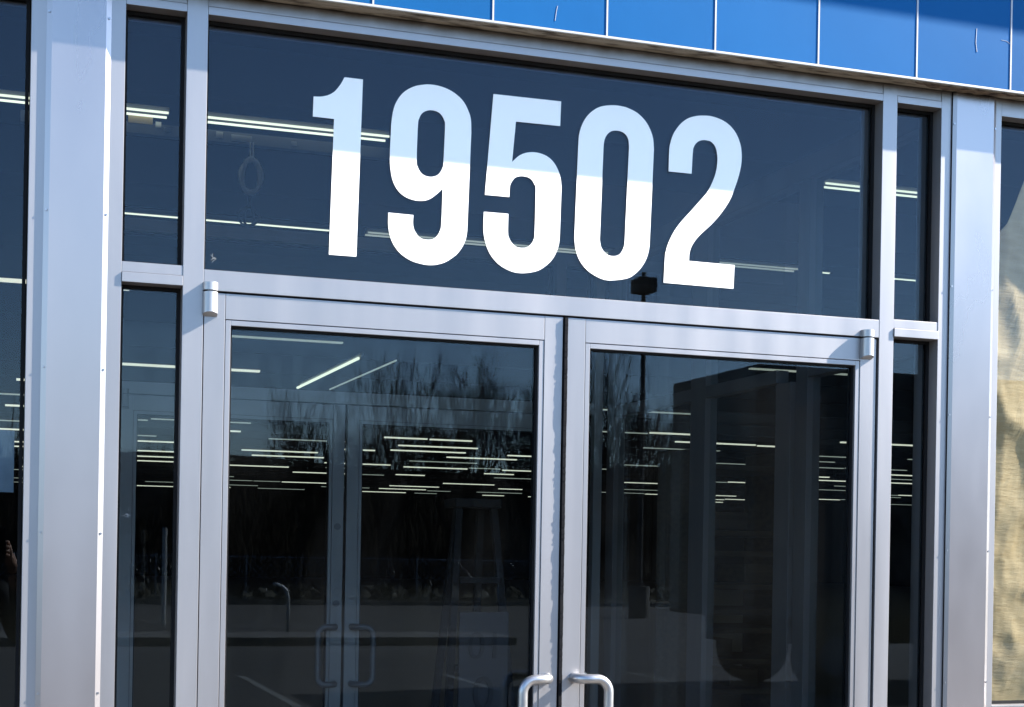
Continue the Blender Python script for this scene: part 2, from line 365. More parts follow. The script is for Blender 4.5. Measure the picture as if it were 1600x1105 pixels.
def door(t, side, y, alu, glz, handle=True):
    """side -1: hinged left, +1: hinged right; leaf faces at y"""
    if side < 0: x0, x1, hx = .4545, 1.3634, 1.3354
    else: x0, x1, hx = 1.3757, 2.2850, 1.4071
    ya, yb, e = y, y + .044, .0010
    sw, bw = .0495, .0125
    zt, zb = 2.1280, .012
    rt, rb = 2.0668, .11
    bx('stile', alu, (x0, x0 + sw, ya, yb, zb, zt), t, e)
    bx('stile', alu, (x1 - sw, x1, ya, yb, zb, zt), t, e)
    bx('top_rail', alu, (x0 + sw + .0008, x1 - sw - .0008, ya + .0003, yb, rt, zt), t, e)
    bx('bottom_rail', alu, (x0 + sw + .0008, x1 - sw - .0008, ya + .0003, yb, zb, rb), t, e)
    g = .0014
    X0_, X1_ = x0 + sw + g, x1 - sw - g
    bx('glazing_bead', alu, (X0_, X0_ + bw, ya + .0012, yb - .002, rb + g, rt - g), t, .0008)
    bx('glazing_bead', alu, (X1_ - bw, X1_, ya + .0012, yb - .002, rb + g, rt - g), t, .0008)
    bx('glazing_bead', alu, (X0_ + bw + .0003, X1_ - bw - .0003, ya + .0012, yb - .002, rt - g - bw, rt - g), t, .0008)
    bx('glazing_bead', alu, (X0_ + bw + .0003, X1_ - bw - .0003, ya + .0012, yb - .002, rb + g, rb + g + bw), t, .0008)
    mb = MB(); ring(mb, x0 + sw - .0005, x1 - sw + .0005, rb - .0005, rt + .0005, g + .0013, ya + .006, yb - .004)
    mb.build('bead_recess', M['gap'], t)
    pane(t, X0_ + bw, X1_ - bw, rb + g + bw, rt - g - bw, y + .019, glz, .0045, .009)
    # offset pivot cover: lower knuckle on the leaf, cap on the frame
    hx0 = .4500 if side < 0 else 2.2345
    w, p = .0345, .026
    prof = [(hx0, y - .0002), (hx0 + w, y - .0002)] + [(hx0 + w / 2 + w / 2 * math.cos(k * math.pi / 14), y - p * (.45 + .55 * math.sin(k * math.pi / 14))) for k in range(15)]
    hg = MB().prism(prof, 2.0705, 2.1272)
    for v in hg.bm.verts:                       # slanted underside
        if v.co.z < 2.08: v.co.z += (y - v.co.y) / p * .009
    hb = hg.build('pivot_hinge', M['alu_light' if alu == 'alu' else alu], t)
    MB().prism([(a, b) for a, b in prof], 2.1312, 2.1500).build('hinge_cap', M['alu_light' if alu == 'alu' else alu], hb)
    MB().prism([(hx0 + w / 2 + .009 * math.cos(k), y - .012 + .009 * math.sin(k)) for k in [i * math.pi / 6 for i in range(12)]], 2.1265, 2.1318).build('hinge_pin', M['steel'], hb)
    if handle: pull(t, hx, side, y, m='handle' if alu == 'alu' else 'steel')
    return t
dl = thing('glass_door', 'left front door leaf with silver frame and tube pull at its right edge', 'door', 'front double doors', loc=(.9, .02, 0))
door(dl, -1, DY, 'alu', 'glass')
dr = thing('glass_door', 'right front door leaf with silver frame and tube pull at its left edge', 'door', 'front double doors', loc=(1.83, .02, 0))
door(dr, 1, DY, 'alu', 'glass')
dil = thing('glass_door', 'inner vestibule door left of the dark meeting gap, seen through the front door glass', 'door', 'inner vestibule doors', loc=(.9, 2.6, 0))
door(dil, -1, 2.5895, 'inner_alu', 'glass_in')
dir_ = thing('glass_door', 'inner vestibule door right of the dark meeting gap, seen through the front door glass', 'door', 'inner vestibule doors', loc=(1.83, 2.6, 0))
door(dir_, 1, 2.5895, 'inner_alu', 'glass_in')
# brush pile seal at the meeting edge of the right leaf
mb = MB(); z = .05; rr = random.Random(3); v = 0
while z < 2.124:
    h = rr.uniform(.003, .009); v = v * .5 + rr.uniform(-.0010, .0010)
    mb.box(1.3672, 1.3755, -.0017 + v, .03, z, z + h); z += h
mb.build('brush_seal', M['brush'], dr)
mb = MB()
for z in (1.62, 1.3): mb.tube([(1.3385, 2.5894, z), (1.3385, 2.586, z)], .014, 16)
mb.build('lock_cylinder', M['steel'], dil)

# ------------------------------------------------------------------ vestibule side walls
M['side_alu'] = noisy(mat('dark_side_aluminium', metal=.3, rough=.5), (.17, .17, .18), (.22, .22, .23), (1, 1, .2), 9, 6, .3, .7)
def sidewall(t, x):
    w = .05
    for y0, y1 in ((.1153, .165), (.829, .905), (1.6, .05 + 1.68), (2.50, 2.585)):
        bx('post', 'side_alu', (x, x + w, y0, y1, 0, 2.7845), t, .001)
    bx('post', 'side_alu', (x, x + w, .942, 1.045, 0, 2.12), t, .001)
    bx('header', 'side_alu', (x - .01, x + w + .01, .1153, 2.585, 2.785, 2.86), t, .001)
    for y0, y1 in ((.166, .828), (1.046, 1.599), (1.731, 2.499)):
        bx('crossbar', 'side_alu', (x + .001, x + w - .001, y0, y1, 2.125, 2.17), t, .001)
        bx('glass_pane', 'glass_in', (x + .022, x + .028, y0, y1, .1, 2.124), t)
        bx('glass_pane', 'glass_in', (x + .022, x + .028, y0, y1, 2.171, 2.784), t)
        bx('sill', 'side_alu', (x + .001, x + w - .001, y0, y1, 0, .1), t, .001)
sw1 = thing('vestibule_side_wall', 'glazed side wall of the vestibule behind the right front door', 'glass wall', loc=(2.56, 1.3, 0)); sidewall(sw1, 2.54)
sw2 = thing('vestibule_side_wall', 'glazed side wall of the vestibule hidden behind the left column', 'glass wall', loc=(.2, 1.3, 0)); sidewall(sw2, .165)

# ------------------------------------------------------------------ neighbouring windows
w = thing('shop_window', 'dark shop window at the left edge beside the left column', 'window', loc=(-1.5, .05, 0))
bx('jamb', 'alu', (.0530, .092, 0, DEP, 0, ZT), w, .0008); bx('jamb', 'alu', (-3.1, -3.05, 0, DEP, 0, ZT), w, .0008)
bx('header', 'alu', (-3.049, .05, .0005, DEP, ZH, ZT), w, .0008); bx('sill', 'alu', (-3.049, .05, 0, DEP, 0, .3), w, .0008)
pane(w, -3.05, .0505, .3, ZH, .048)
w = thing('shop_window', 'papered shop window at the right edge beside the right column', 'window', loc=(3.4, .05, 0))
bx('jamb', 'alu', (2.650, 2.6785, 0, DEP, 0, ZT), w, .0008); bx('jamb', 'alu', (4.25, 4.3, 0, DEP, 0, ZT), w, .0008)
bx('header', 'alu', (2.679, 4.249, .0005, DEP, ZH, ZT), w, .0008); bx('sill', 'alu', (2.679, 4.249, 0, DEP, 0, .1), w, .0008)
bx('crossbar', 'alu', (2.679, 4.249, .0005, DEP, 1.065, 1.112), w, .0008)
pane(w, 2.6785, 4.25, 1.112, ZH, .048); pane(w, 2.6785, 4.25, .1, 1.065, .048)

# ------------------------------------------------------------------ column covers
def cover(t, x, wtot=.146, zt=2.8325, seal=True):
    MB().prism([(x, -.0006), (x + wtot, -.0006), (x + wtot - .012, -.0074), (x + .012, -.0074)], 0, zt).build('cover_panel', M['cover'], t)
    if seal: MB().box(x - .0010, x - .0001, -.0045, -.0002, 0, zt).build('sealant_line', M['gap'], t)
    for z in (2.745, 2.29, 1.93, 1.55, 1.18, .8, .4):
        for xx in (x + .0055, x + wtot - .0055):
            MB().tube([(xx, -.003, z), (xx, -.0066, z)], .0028, 10).build('screw', M['screw'], t)
c = thing('column_cover', 'wide brushed metal column cover on the left between dark window and sidelight', 'column', 'brushed metal column covers', loc=(.16, 0, 0)); cover(c, .0862, .1442, seal=False)
c = thing('column_cover', 'wide brushed metal column cover on the right beside the papered window', 'column', 'brushed metal column covers', loc=(2.58, 0, 0)); cover(c, 2.5135, .1462)

# ------------------------------------------------------------------ house number
DIGITS = {
 '1': [
  [(0.7922,2.6896), (0.8388,2.6896), (0.8299,2.2492), (0.7607,2.2489), (0.7679,2.5840), (0.7149,2.5844), (0.7161,2.6337), (0.7337,2.6352), (0.7518,2.6408), (0.7672,2.6510), (0.7787,2.6652), (0.7864,2.6776)],
 ],
 '9': [
  [(1.0102,2.6969), (1.0334,2.6961), (1.0581,2.6905), (1.0803,2.6799), (1.0999,2.6636), (1.1127,2.6425), (1.1200,2.6208), (1.1217,2.5866), (1.1154,2.3365), (1.1117,2.3150), (1.1011,2.2917), (1.0849,2.2719), (1.0605,2.2542), (1.0387,2.2459), (1.0197,2.2429), (1.0007,2.2435), (0.9708,2.2498), (0.9436,2.2647), (0.9258,2.2841), (0.9147,2.3066), (0.9094,2.3348), (0.9091,2.3655), (0.9739,2.3649), (0.9731,2.3455), (0.9753,2.3326), (0.9817,2.3201), (0.9913,2.3104), (1.0023,2.3066), (1.0131,2.3061), (1.0267,2.3094), (1.0374,2.3195), (1.0440,2.3332), (1.0470,2.3518), (1.0489,2.4389), (1.0382,2.4274), (1.0221,2.4133), (1.0086,2.4057), (0.9924,2.4022), (0.9735,2.4026), (0.9518,2.4089), (0.9354,2.4205), (0.9231,2.4376), (0.9154,2.4603), (0.9107,2.4994), (0.9122,2.5646), (0.9136,2.5960), (0.9184,2.6252), (0.9261,2.6456), (0.9392,2.6653), (0.9551,2.6788), (0.9738,2.6888), (0.9926,2.6941)],
  [(1.0155,2.6327), (1.0319,2.6305), (1.0429,2.6230), (1.0500,2.6106), (1.0524,2.5951), (1.0497,2.5053), (1.0480,2.4920), (1.0414,2.4782), (1.0320,2.4694), (1.0171,2.4648), (1.0021,2.4665), (0.9911,2.4733), (0.9833,2.4857), (0.9798,2.5037), (0.9815,2.5902), (0.9847,2.6089), (0.9912,2.6214), (1.0019,2.6291)],
 ],
 '5': [
  [(1.1791,2.6918), (1.3633,2.6934), (1.3620,2.6295), (1.2407,2.6281), (1.2323,2.5238), (1.2460,2.5376), (1.2580,2.5459), (1.2731,2.5518), (1.2914,2.5545), (1.3098,2.5531), (1.3283,2.5472), (1.3440,2.5357), (1.3566,2.5181), (1.3648,2.4971), (1.3686,2.4714), (1.3660,2.3463), (1.3639,2.3230), (1.3560,2.2991), (1.3425,2.2778), (1.3213,2.2588), (1.3001,2.2479), (1.2666,2.2411), (1.2362,2.2431), (1.2057,2.2557), (1.1843,2.2741), (1.1704,2.2958), (1.1619,2.3208), (1.1584,2.3462), (1.1588,2.3896), (1.2247,2.3900), (1.2244,2.3432), (1.2280,2.3277), (1.2364,2.3155), (1.2487,2.3073), (1.2630,2.3056), (1.2775,2.3093), (1.2881,2.3182), (1.2948,2.3318), (1.2967,2.3492), (1.2977,2.4590), (1.2945,2.4703), (1.2881,2.4812), (1.2773,2.4882), (1.2590,2.4899), (1.2424,2.4849), (1.2335,2.4746), (1.2277,2.4611), (1.2264,2.4332), (1.1607,2.4329)],
 ],
 '0': [
  [(1.5146,2.7000), (1.5384,2.6991), (1.5485,2.6974), (1.5734,2.6891), (1.5936,2.6753), (1.6089,2.6586), (1.6192,2.6390), (1.6246,2.6212), (1.6270,2.5961), (1.6193,2.3415), (1.6164,2.3229), (1.6093,2.3016), (1.5960,2.2800), (1.5789,2.2626), (1.5568,2.2491), (1.5136,2.2406), (1.4867,2.2421), (1.4582,2.2531), (1.4359,2.2690), (1.4199,2.2896), (1.4101,2.3151), (1.4064,2.3439), (1.4129,2.5833), (1.4149,2.6126), (1.4228,2.6397), (1.4349,2.6614), (1.4503,2.6777), (1.4689,2.6900), (1.4909,2.6968)],
  [(1.5158,2.6340), (1.5333,2.6332), (1.5462,2.6263), (1.5537,2.6139), (1.5560,2.5949), (1.5481,2.3497), (1.5468,2.3349), (1.5407,2.3197), (1.5330,2.3102), (1.5203,2.3051), (1.5045,2.3056), (1.4917,2.3128), (1.4820,2.3252), (1.4776,2.3439), (1.4835,2.5846), (1.4851,2.6024), (1.4908,2.6176), (1.5016,2.6290)],
 ],
 '2': [
  [(1.7675,2.7005), (1.7905,2.7016), (1.8138,2.6979), (1.8346,2.6907), (1.8530,2.6787), (1.8676,2.6626), (1.8770,2.6449), (1.8832,2.6244), (1.8853,2.5964), (1.8824,2.5703), (1.8751,2.5415), (1.8640,2.5100), (1.8546,2.4869), (1.8415,2.4647), (1.8213,2.4372), (1.7961,2.4094), (1.7683,2.3838), (1.7508,2.3637), (1.7397,2.3443), (1.7352,2.3277), (1.7345,2.3091), (1.8694,2.3083), (1.8673,2.2442), (1.6618,2.2456), (1.6643,2.3128), (1.6677,2.3339), (1.6748,2.3552), (1.6894,2.3841), (1.7092,2.4113), (1.7341,2.4389), (1.7696,2.4792), (1.7866,2.5005), (1.8015,2.5299), (1.8100,2.5563), (1.8134,2.5846), (1.8111,2.6077), (1.8049,2.6234), (1.7944,2.6329), (1.7841,2.6353), (1.7713,2.6354), (1.7585,2.6315), (1.7485,2.6235), (1.7423,2.6124), (1.7400,2.5983), (1.7377,2.5421), (1.6708,2.5417), (1.6715,2.5960), (1.6744,2.6171), (1.6821,2.6409), (1.6943,2.6607), (1.7092,2.6773), (1.7268,2.6896), (1.7471,2.6969)],
 ],
}

def catmull(pts):
    n = len(pts); P = [Vector(p) for p in pts]; out = []
    ang = []
    for i in range(n):
        a = P[i] - P[i - 1]; b_ = P[(i + 1) % n] - P[i]
        ang.append(a.angle(b_) if a.length and b_.length else 0)
    corner = [x > R(38) for x in ang]
    for i in range(n):
        j = (i + 1) % n; seg = (P[j] - P[i]).length
        out.append(P[i])
        if seg > .11: continue
        p0 = P[i - 1] if not corner[i] and (P[i] - P[i - 1]).length < .11 else P[i] * 2 - P[j]
        p3 = P[(j + 1) % n] if not corner[j] and (P[(j + 1) % n] - P[j]).length < .11 else P[j] * 2 - P[i]
        for k in (1, 2, 3):
            s = k / 4
            out.append(.5 * ((2 * P[i]) + (P[j] - p0) * s + (2 * p0 - 5 * P[i] + 4 * P[j] - p3) * s * s + (3 * P[i] - p0 - 3 * P[j] + p3) * s ** 3))
    return out
def digit(name, ch, label):
    loops = [[Vector((p.x, 0, p.y)) for p in catmull([Vector(q) for q in l])] for l in DIGITS[ch]]
    tris = tessellate_polygon(loops); flat = [p for l in loops for p in l]; n = len(flat)
    bm = bmesh.new()
    yf, yb = .0462, .0476
    fv = [bm.verts.new((p.x, yf, p.z)) for p in flat]; bv = [bm.verts.new((p.x, yb, p.z)) for p in flat]
    for t in tris:
        if len({*t}) == 3:
            try: bm.faces.new([fv[i] for i in t]); bm.faces.new([bv[i] for i in t][::-1])
            except ValueError: pass
    k = 0
    for l in loops:
        m_ = len(l)
        for i in range(m_):
            bm.faces.new((fv[k + i], fv[k + (i + 1) % m_], bv[k + (i + 1) % m_], bv[k + i]))
        k += m_
    mb = MB(); mb.bm.free(); mb.bm = bm
    o = mb.build(name, M['digit'])
    tag(o, label, 'house number', 'white house number digits on the transom glass')
    return o
digit('digit_one', '1', 'white digit 1 on the transom glass, leftmost of the house number')
digit('digit_nine', '9', 'white digit 9 on the transom glass between the 1 and the 5')
digit('digit_five', '5', 'white digit 5 in the middle of the house number on the transom glass')
digit('digit_zero', '0', 'white digit 0 on the transom glass, second from the right')
digit('digit_two', '2', 'white digit 2 on the transom glass, rightmost of the house number')

M['scuff'] = mat('paint_scuff', (.32, .33, .33), .8)
def scuff(x, z, y, sc_, seed, label):
    r_ = random.Random(seed); mb = MB()
    for k in range(6):
        a = r_.uniform(0, 3.14); l_ = r_.uniform(.4, 1) * sc_; px_, pz_ = x + r_.uniform(-.5, .5) * sc_, z + r_.uniform(-.6, .6) * sc_
        mb.tube([(px_ - math.cos(a) * l_ / 2, y, pz_ - math.sin(a) * l_ / 2), (px_, y, pz_ + .1 * sc_), (px_ + math.cos(a) * l_ / 2, y, pz_ + math.sin(a) * l_ / 2)], .0006, 4)
    tag(mb.build('paint_scuff', M['scuff']), label, 'smudge')
scuff(.4756, 2.2199, .0474, .014, 1, 'small pale scuff low in the left corner of the transom glass')
scuff(.258 + .03, 1.60, .0474, .016, 2, 'small pale scuff on the lower left sidelight glass')

# ------------------------------------------------------------------ kraft paper behind the right window
def sheet(name, x0, x1, ztop, zbot, y, nx, nz, amp, m, seed):
    bm = bmesh.new(); grid = []
    for j in range(nz + 1):
        row = []
        for i in range(nx + 1):
            x = x0 + (x1 - x0) * i / nx
            zt_ = ztop(x); z = zbot + (zt_ - zbot) * j / nz
            q = Vector((x * 2.1, z * 1.7, seed))
            d = abs(noise.noise(q * 1.1)) * .55 + abs(noise.noise(q * 2.7 + Vector((z * 1.5, 0, 0)))) * .42 + abs(noise.noise(q * 6.1)) * .11 + abs(noise.noise(q * 13 + Vector((z, x, 3)))) * .05 + abs(noise.noise(q * 29)) * .028
            row.append(bm.verts.new((x, y + d * amp, z)))
        grid.append(row)
    for j in range(nz):
        for i in range(nx): bm.faces.new((grid[j][i], grid[j][i + 1], grid[j + 1][i + 1], grid[j + 1][i]))
    me = bpy.data.meshes.new(name); bm.to_mesh(me); bm.free(); me.materials.append(m)
    for p in me.polygons: p.use_smooth = True
    o = link(name, me)
    md = o.modifiers.new('thickness', 'SOLIDIFY'); md.thickness = .0006; md.offset = 1
    return o
M['kraft'] = noisy(mat('kraft_paper', rough=.75), (.66, .43, .195), (.85, .58, .29), (1, 1, 5), 11, 10, .25, .75, bump=.0016, bscale=26)
M['grey_sheet'] = noisy(mat('grey_plastic_sheet', rough=.5), (.03, .032, .03), (.075, .078, .07), (1.5, 1, .5), 5, 7, .3, .7)
o = sheet('kraft_paper', 2.60, 4.24, lambda x: min(2.40 + (x - 2.7) * 1.9 + .03 * math.sin(x * 31), 2.76), .2, .085, 200, 320, .064, M['kraft'], 3.1)
tag(o, 'crumpled brown kraft paper covering the inside of the right shop window', 'paper')
o = sheet('plastic_sheet', -3.0, -.03, lambda x: 2.45 + .05 * math.sin(x * 7), 1.35, .15, 90, 120, .05, M['grey_sheet'], 9.2)
tag(o, 'murky grey sheeting hanging inside the dark left shop window', 'sheeting')
M['notice'] = noisy(mat('pale_blue_notice', rough=.6), (.12, .17, .22), (.22, .29, .35), (1, 1, 1), 12, 5)
o = bx('taped_notice', 'notice', (-.12, .032, .0555, .057, 1.642, 1.785)); tag(o, 'pale blue sheet taped inside the left shop window', 'notice')

# ------------------------------------------------------------------ ceiling strip lights
LZ = 4.6
G_FAR = 'rows of ceiling strip lights deep in the store'
def fixture(x0, x1, y, label, two=True, mt='tube', z=LZ, direction=None):
    t = thing('strip_light', label, 'ceiling light', 'strip lights near the entrance', loc=((x0 + x1) / 2, y, z))
    bx('housing', 'housing', (x0, x1, y - .035, y + .035, z + .004, z + .05), t, .004)
    for dy in ((-.062, .062) if two else (0,)):
        MB().tube([(x0 + .01, y + dy, z), (x1 - .01, y + dy, z)], .009, 8).build('tube', M[mt], t)
    return t
fixture(-1.15, .165, 7.43, 'strip light visible through the left shop window near the vestibule')
fixture(.19, 1.105, 7.43, 'near strip light seen through the upper left sidelight')
fixture(1.20, 2.712, 7.43, 'long near strip light crossing behind the digit 1')
fixture(6.37, 7.45, 7.43, 'near strip light seen right of the digit 2 and in the right sidelight')
fixture(.25, 1.56, 10.82, 'second row strip light in the upper left sidelight', False)
fixture(1.66, 2.98, 10.82, 'second row strip light left of the digit 1 foot', False)
fixture(3.33, 5.95, 10.82, 'second row strip light crossing behind the digits 9 5 and 0', True, 'tube_dim')
fixture(7.05, 8.05, 10.82, 'second row strip light under the digit 2', True, 'tube_dim')
fixture(8.15, 8.45, 10.82, 'short bright lamp right of the digit 2 above the right door', False)
fixture(9.2, 9.6, 10.82, 'short bright lamp in the upper right sidelight', False)
# slanting double lamp
t = thing('strip_light', 'slanting double strip light above the inner left door', 'ceiling light', 'strip lights near the entrance', loc=(5.4, 22.6, 4.6))
a, b3 = Vector((5.411, 20.23, 4.6)), Vector((5.343, 25.08, 4.6))
MB().tube([a, b3], .025, 8).build('tube', M['tube'], t)
MB().tube([a + Vector((.62, 0, 0)), b3 + Vector((.62, 0, 0))], .014, 8).build('tube', M['tube_dim'], t)
MB().tube([a + Vector((.06, 0, .07)), b3 + Vector((.06, 0, .07))], .03, 6).build('housing', M['housing'], t)
# deep rows
def seen_through(x, y):
    u = math.degrees(math.atan2(x, y + 3.66))
    return ('the left shop window' if u < .8 else 'the left sidelight' if u < 6.3 else 'the left inner door' if u < 12.4 else 'the right inner door' if u < 19.9
            else 'left half of right front door' if u < 26.5 else 'right half of right front door' if u < 32.3 else 'the right sidelight')
rr = random.Random(21)
far_lit = {}
rows = [15.27, 18.59, 22.85, 26.2, 29.33, 31.8, 34.03, 36.57, 39.2, 42.0, 44.1, 46.8, 49.8, 52.75, 56.05, 59.0, 62.1, 66.0, 70.0, 74.3]
nfar = 0
for ri, y in enumerate(rows):
    x = y * .02 + rr.uniform(-1.5, 0); xmax = (y + 3.66) * .72
    while x < xmax:
        ln = rr.choice((1.2, 2.4, 2.4)); 
        if not (y == 22.85 and 2.5 < x < 6.5) and rr.random() < (.62 if x < (y + 3.66) * .33 else .40) and nfar < 230:
            bright = rr.random() < (.62 if ri > 1 else .4)
            key = (ln, bright)
            if key not in far_lit:
                mb = MB(); mb.box(-ln / 2, ln / 2, -.05, .05, .0, .034 if bright else .02)
                far_lit[key] = mb.mesh('strip_light', M['tube_far'] if bright else M['tube_dim'])
            o = link('strip_light', far_lit[key]); o.location = (x + ln / 2, y, LZ + rr.uniform(-.03, .03))
            tag(o, ('long' if ln > 2 else 'short') + (' bright' if bright else ' dim') + ' strip light ' + ('nearest' if y < 20 else 'near' if y < 32 else 'midway' if y < 50 else 'far') + ' in store, through ' + seen_through(x + ln / 2, y), 'ceiling light', G_FAR); nfar += 1
        x += ln + rr.choice((.08, .08, .5, 1.4))
# row of small spots at the far end
# hanging channel with tape and cable coil
t = thing('cable_channel', 'grey metal channel with foil tape hanging below the nearest strip light', 'cable tray', loc=(1.2, 7.55, 4.5))
bx('channel', 'steel', (.1, 2.75, 7.52, 7.6, 4.475, 4.555), t)
for x0, x1, z0, z1, mt in ((.83, 1.0, 4.545, 4.60, 'beige_tape'), (1.02, 1.06, 4.53, 4.57, 'foil'), (1.08, 1.13, 4.50, 4.535, 'foil'), (1.30, 1.36, 4.50, 4.54, 'foil'), (1.45, 1.5, 4.50, 4.545, 'foil'), (1.56, 1.71, 4.49, 4.535, 'foil'), (2.0, 2.04, 4.50, 4.53, 'foil'), (2.4, 2.44, 4.5, 4.52, 'foil')):
    bx('tape', mt, (x0, x1, 7.512, 7.519, z0, z1), t)
def coil(cx, y, cz, rx, rz, n, seed, hang):
    r_ = random.Random(seed); mb = MB()
    for k in range(n):
        ph = r_.uniform(0, .6); ax = rx * r_.uniform(.42, 1.12); az = rz * r_.uniform(.86, 1.08); tw = r_.uniform(-.5, .5)
        pts = [(cx + ax * math.cos(a) + r_.uniform(-.002, .002) + .1 * tw * math.sin(a) * rx, y + .02 * math.sin(a * 2 + k), cz + az * math.sin(a) + r_.uniform(-.003, .003)) for a in [ph + i * 2 * math.pi / 24 for i in range(25)]]
        mb.tube(pts, .0095, 5)
    mb.tube([(cx - .01, y, hang), (cx - .005, y, cz + rz), ], .005, 5); mb.tube([(cx + .012, y, hang), (cx + .015, y, cz + rz)], .005, 5)
    return mb
o = coil(1.705, 7.5, 4.24, .078, .13, 9, 5, 4.49).build('cable_coil', M['cable']); tag(o, 'looped grey cable hanging left of the digit 1', 'cable')
o = coil(1.715, 7.62, 3.97, .07, .07, 2, 8, 4.12).build('cable_coil', M['steel']); tag(o, 'faint dark loop added as the reflection of the grey coil above', 'cable')  # extra loop modelled in place of the coil's reflection

# ------------------------------------------------------------------ things standing inside
t = thing('wooden_shelving', 'dim wooden shelving behind the glass of the right front door', 'shelf', loc=(2.95, 1.9, 0))
for z in (.55, .98, 1.10, 1.225, 1.30, 1.40, 1.535, 1.617, 1.88):
    bx('shelf', 'wood', (2.68, 3.07, 1.86, 2.3, z - .011, z + .011), t, .002)
for x in (2.66, 3.075): bx('upright', 'wood', (x, x + .018, 1.86, 2.3, 0, 1.96), t, .002)
for x, z in ((2.72, 1.122), (2.9, 1.426), (2.78, 1.64), (2.84, 1.00)): bx('carton', 'wood', (x, x + .13, 1.95, 2.2, z - .008, z + .065), t, .004)
t = thing('stepladder', 'faint grey stepladder standing in the dark vestibule behind the left front door', 'ladder', loc=(1.55, 1.25, 0))
def leg(x0, x1, y0, y1, z1=1.68):
    MB().tube([(x0, y0, z1), (x1, y1, 0)], .016, 4).build('leg', M['ladder'], t)
leg(1.45, 1.33, 1.2, 1.0); leg(1.57, 1.69, 1.2, 1.0); leg(1.47, 1.40, 1.28, 1.62); leg(1.55, 1.62, 1.28, 1.62)
bx('top_cap', 'ladder', (1.43, 1.59, 1.17, 1.31, 1.67, 1.70), t, .004)
for k in range(5):
    z = 1.42 - k * .29; q = (1.68 - z) / 1.68
    bx('step', 'ladder', (1.45 - .12 * q + .01, 1.57 + .12 * q - .01, 1.2 - .2 * q - .03, 1.2 - .2 * q + .04, z, z + .02), t, .002)
t = thing('lettered_board', 'dim grey board with dark characters leaning inside behind the left front door', 'sign', loc=(1.45, .9, 0))
MB().box(1.37, 1.53, .90, .91, .4, 1.335).build('board', M['board'], t)
def text(s, x, z, size, y, m, parent, mirror=False, facing=-1, name='letter'):
    cu = bpy.data.curves.new('text', 'FONT'); cu.body = s; cu.size = size; cu.extrude = .0015; cu.align_x = 'CENTER'
    tmp = bpy.data.objects.new('tmp', cu); COL.objects.link(tmp)
    bpy.context.view_layer.update()
    me = bpy.data.meshes.new_from_object(tmp.evaluated_get(bpy.context.evaluated_depsgraph_get()))
    bpy.data.objects.remove(tmp); me.materials.clear(); me.materials.append(m)
    for v in me.vertices:
        px, py, pz = v.co
        v.co = Vector(((-px if mirror else px) + x, y + facing * pz, py + z))
    bm = bmesh.new(); bm.from_mesh(me); bmesh.ops.recalc_face_normals(bm, faces=bm.faces); bm.to_mesh(me); bm.free()
    return link(name, me, parent)
text('10', 1.455, 1.19, .12, .897, M['ink'], t, True)
text('0', 1.45, 1.03, .15, .897, M['ink'], t)

# ------------------------------------------------------------------ across the lot (seen mirrored in the glass)
def grow(seed, h, spread):
    r_ = random.Random(seed); trunk = MB(); crown = MB()
    def seg(mb, a, b_, ra, rb, n):
        mb.tube([a, b_], ra, n, rb, cap=False)
    def br(p, d, ln, r, lv):
        steps = 3 if lv < 3 else 2
        q = p; dd = d.copy(); pts = [q.copy()]
        for i in range(steps):
            dd = (dd + Vector((r_.uniform(-.16, .16), r_.uniform(-.16, .16), r_.uniform(.0, .13)))).normalized()
            q = q + dd * ln / steps; pts.append(q.copy())
        r2 = r * .66
        mb = trunk if lv < 2 else crown
        mb.tube(pts, r, 6 if lv < 2 else 3, r2, cap=False)
        if lv >= 6: return
        nchild = {0: 5, 1: 4, 2: 4, 3: 3, 4: 3, 5: 3}[lv]
        for c_ in range(nchild):
            k = r_.uniform(.35, 1.0); i = min(int(k * steps), steps - 1); fr = k * steps - i
            st = pts[i].lerp(pts[i + 1], fr)
            ang = r_.uniform(.22, .62) * spread; az = r_.uniform(0, 6.283)
            u = dd.orthogonal().normalized(); w_ = dd.cross(u)
            nd = (dd * math.cos(ang) + (u * math.cos(az) + w_ * math.sin(az)) * math.sin(ang)); nd.z += .16; nd.normalize()
            br(st, nd, ln * r_.uniform(.58, .84), max(r2 * r_.uniform(.5, .8), .0068), lv + 1)
    br(Vector((0, 0, 0)), Vector((r_.uniform(-.1, .1), r_.uniform(-.1, .1), 1)).normalized(), h * .27, h * .0155, 0)
    return trunk.mesh('trunk', M['bark']), crown.mesh('crown', M['bark'])
variants = [grow(s, 12.6, sp) for s, sp in ((11, 1.0), (12, .85), (13, 1.1), (14, .9))]
spots = [(-15, 48, .62), (-9, 47, .66), (-4, 48, .60), (.5, 46, .58), (3.6, 47, .55), (6.6, 48, .52), (9.4, 46.5, .80), (11.9, 45.5, .86), (14.6, 46.5, .97), (17.2, 45.5, .88), (19.9, 46.5, .92), (21.6, 49, 1.0), (24.2, 46.5, .9), (28.3, 49, .9), (33, 48, .85), (38, 50, .9), (44, 48, .85)]
words = ['slim', 'wide', 'forked', 'dense', 'tall', 'low', 'leaning', 'spreading']
for i, (x, y, s) in enumerate(spots):
    t = thing('bare_tree', ('tall' if s > .83 else 'low') + ' bare ' + ['slim', 'spreading', 'forked', 'dense'][i % 4] + ' tree mirrored in ' + seen_through(x, y), 'tree', 'bare trees across the parking lot', loc=(x, -y, -.05))
    tm, cm = variants[i % 4]
    for nm, me in (('trunk', tm), ('crown', cm)):
        o = bpy.data.objects.new(nm, me); COL.objects.link(o); o.parent = t
    t.scale = (s, s, s); t.rotation_euler.z = i * 1.7
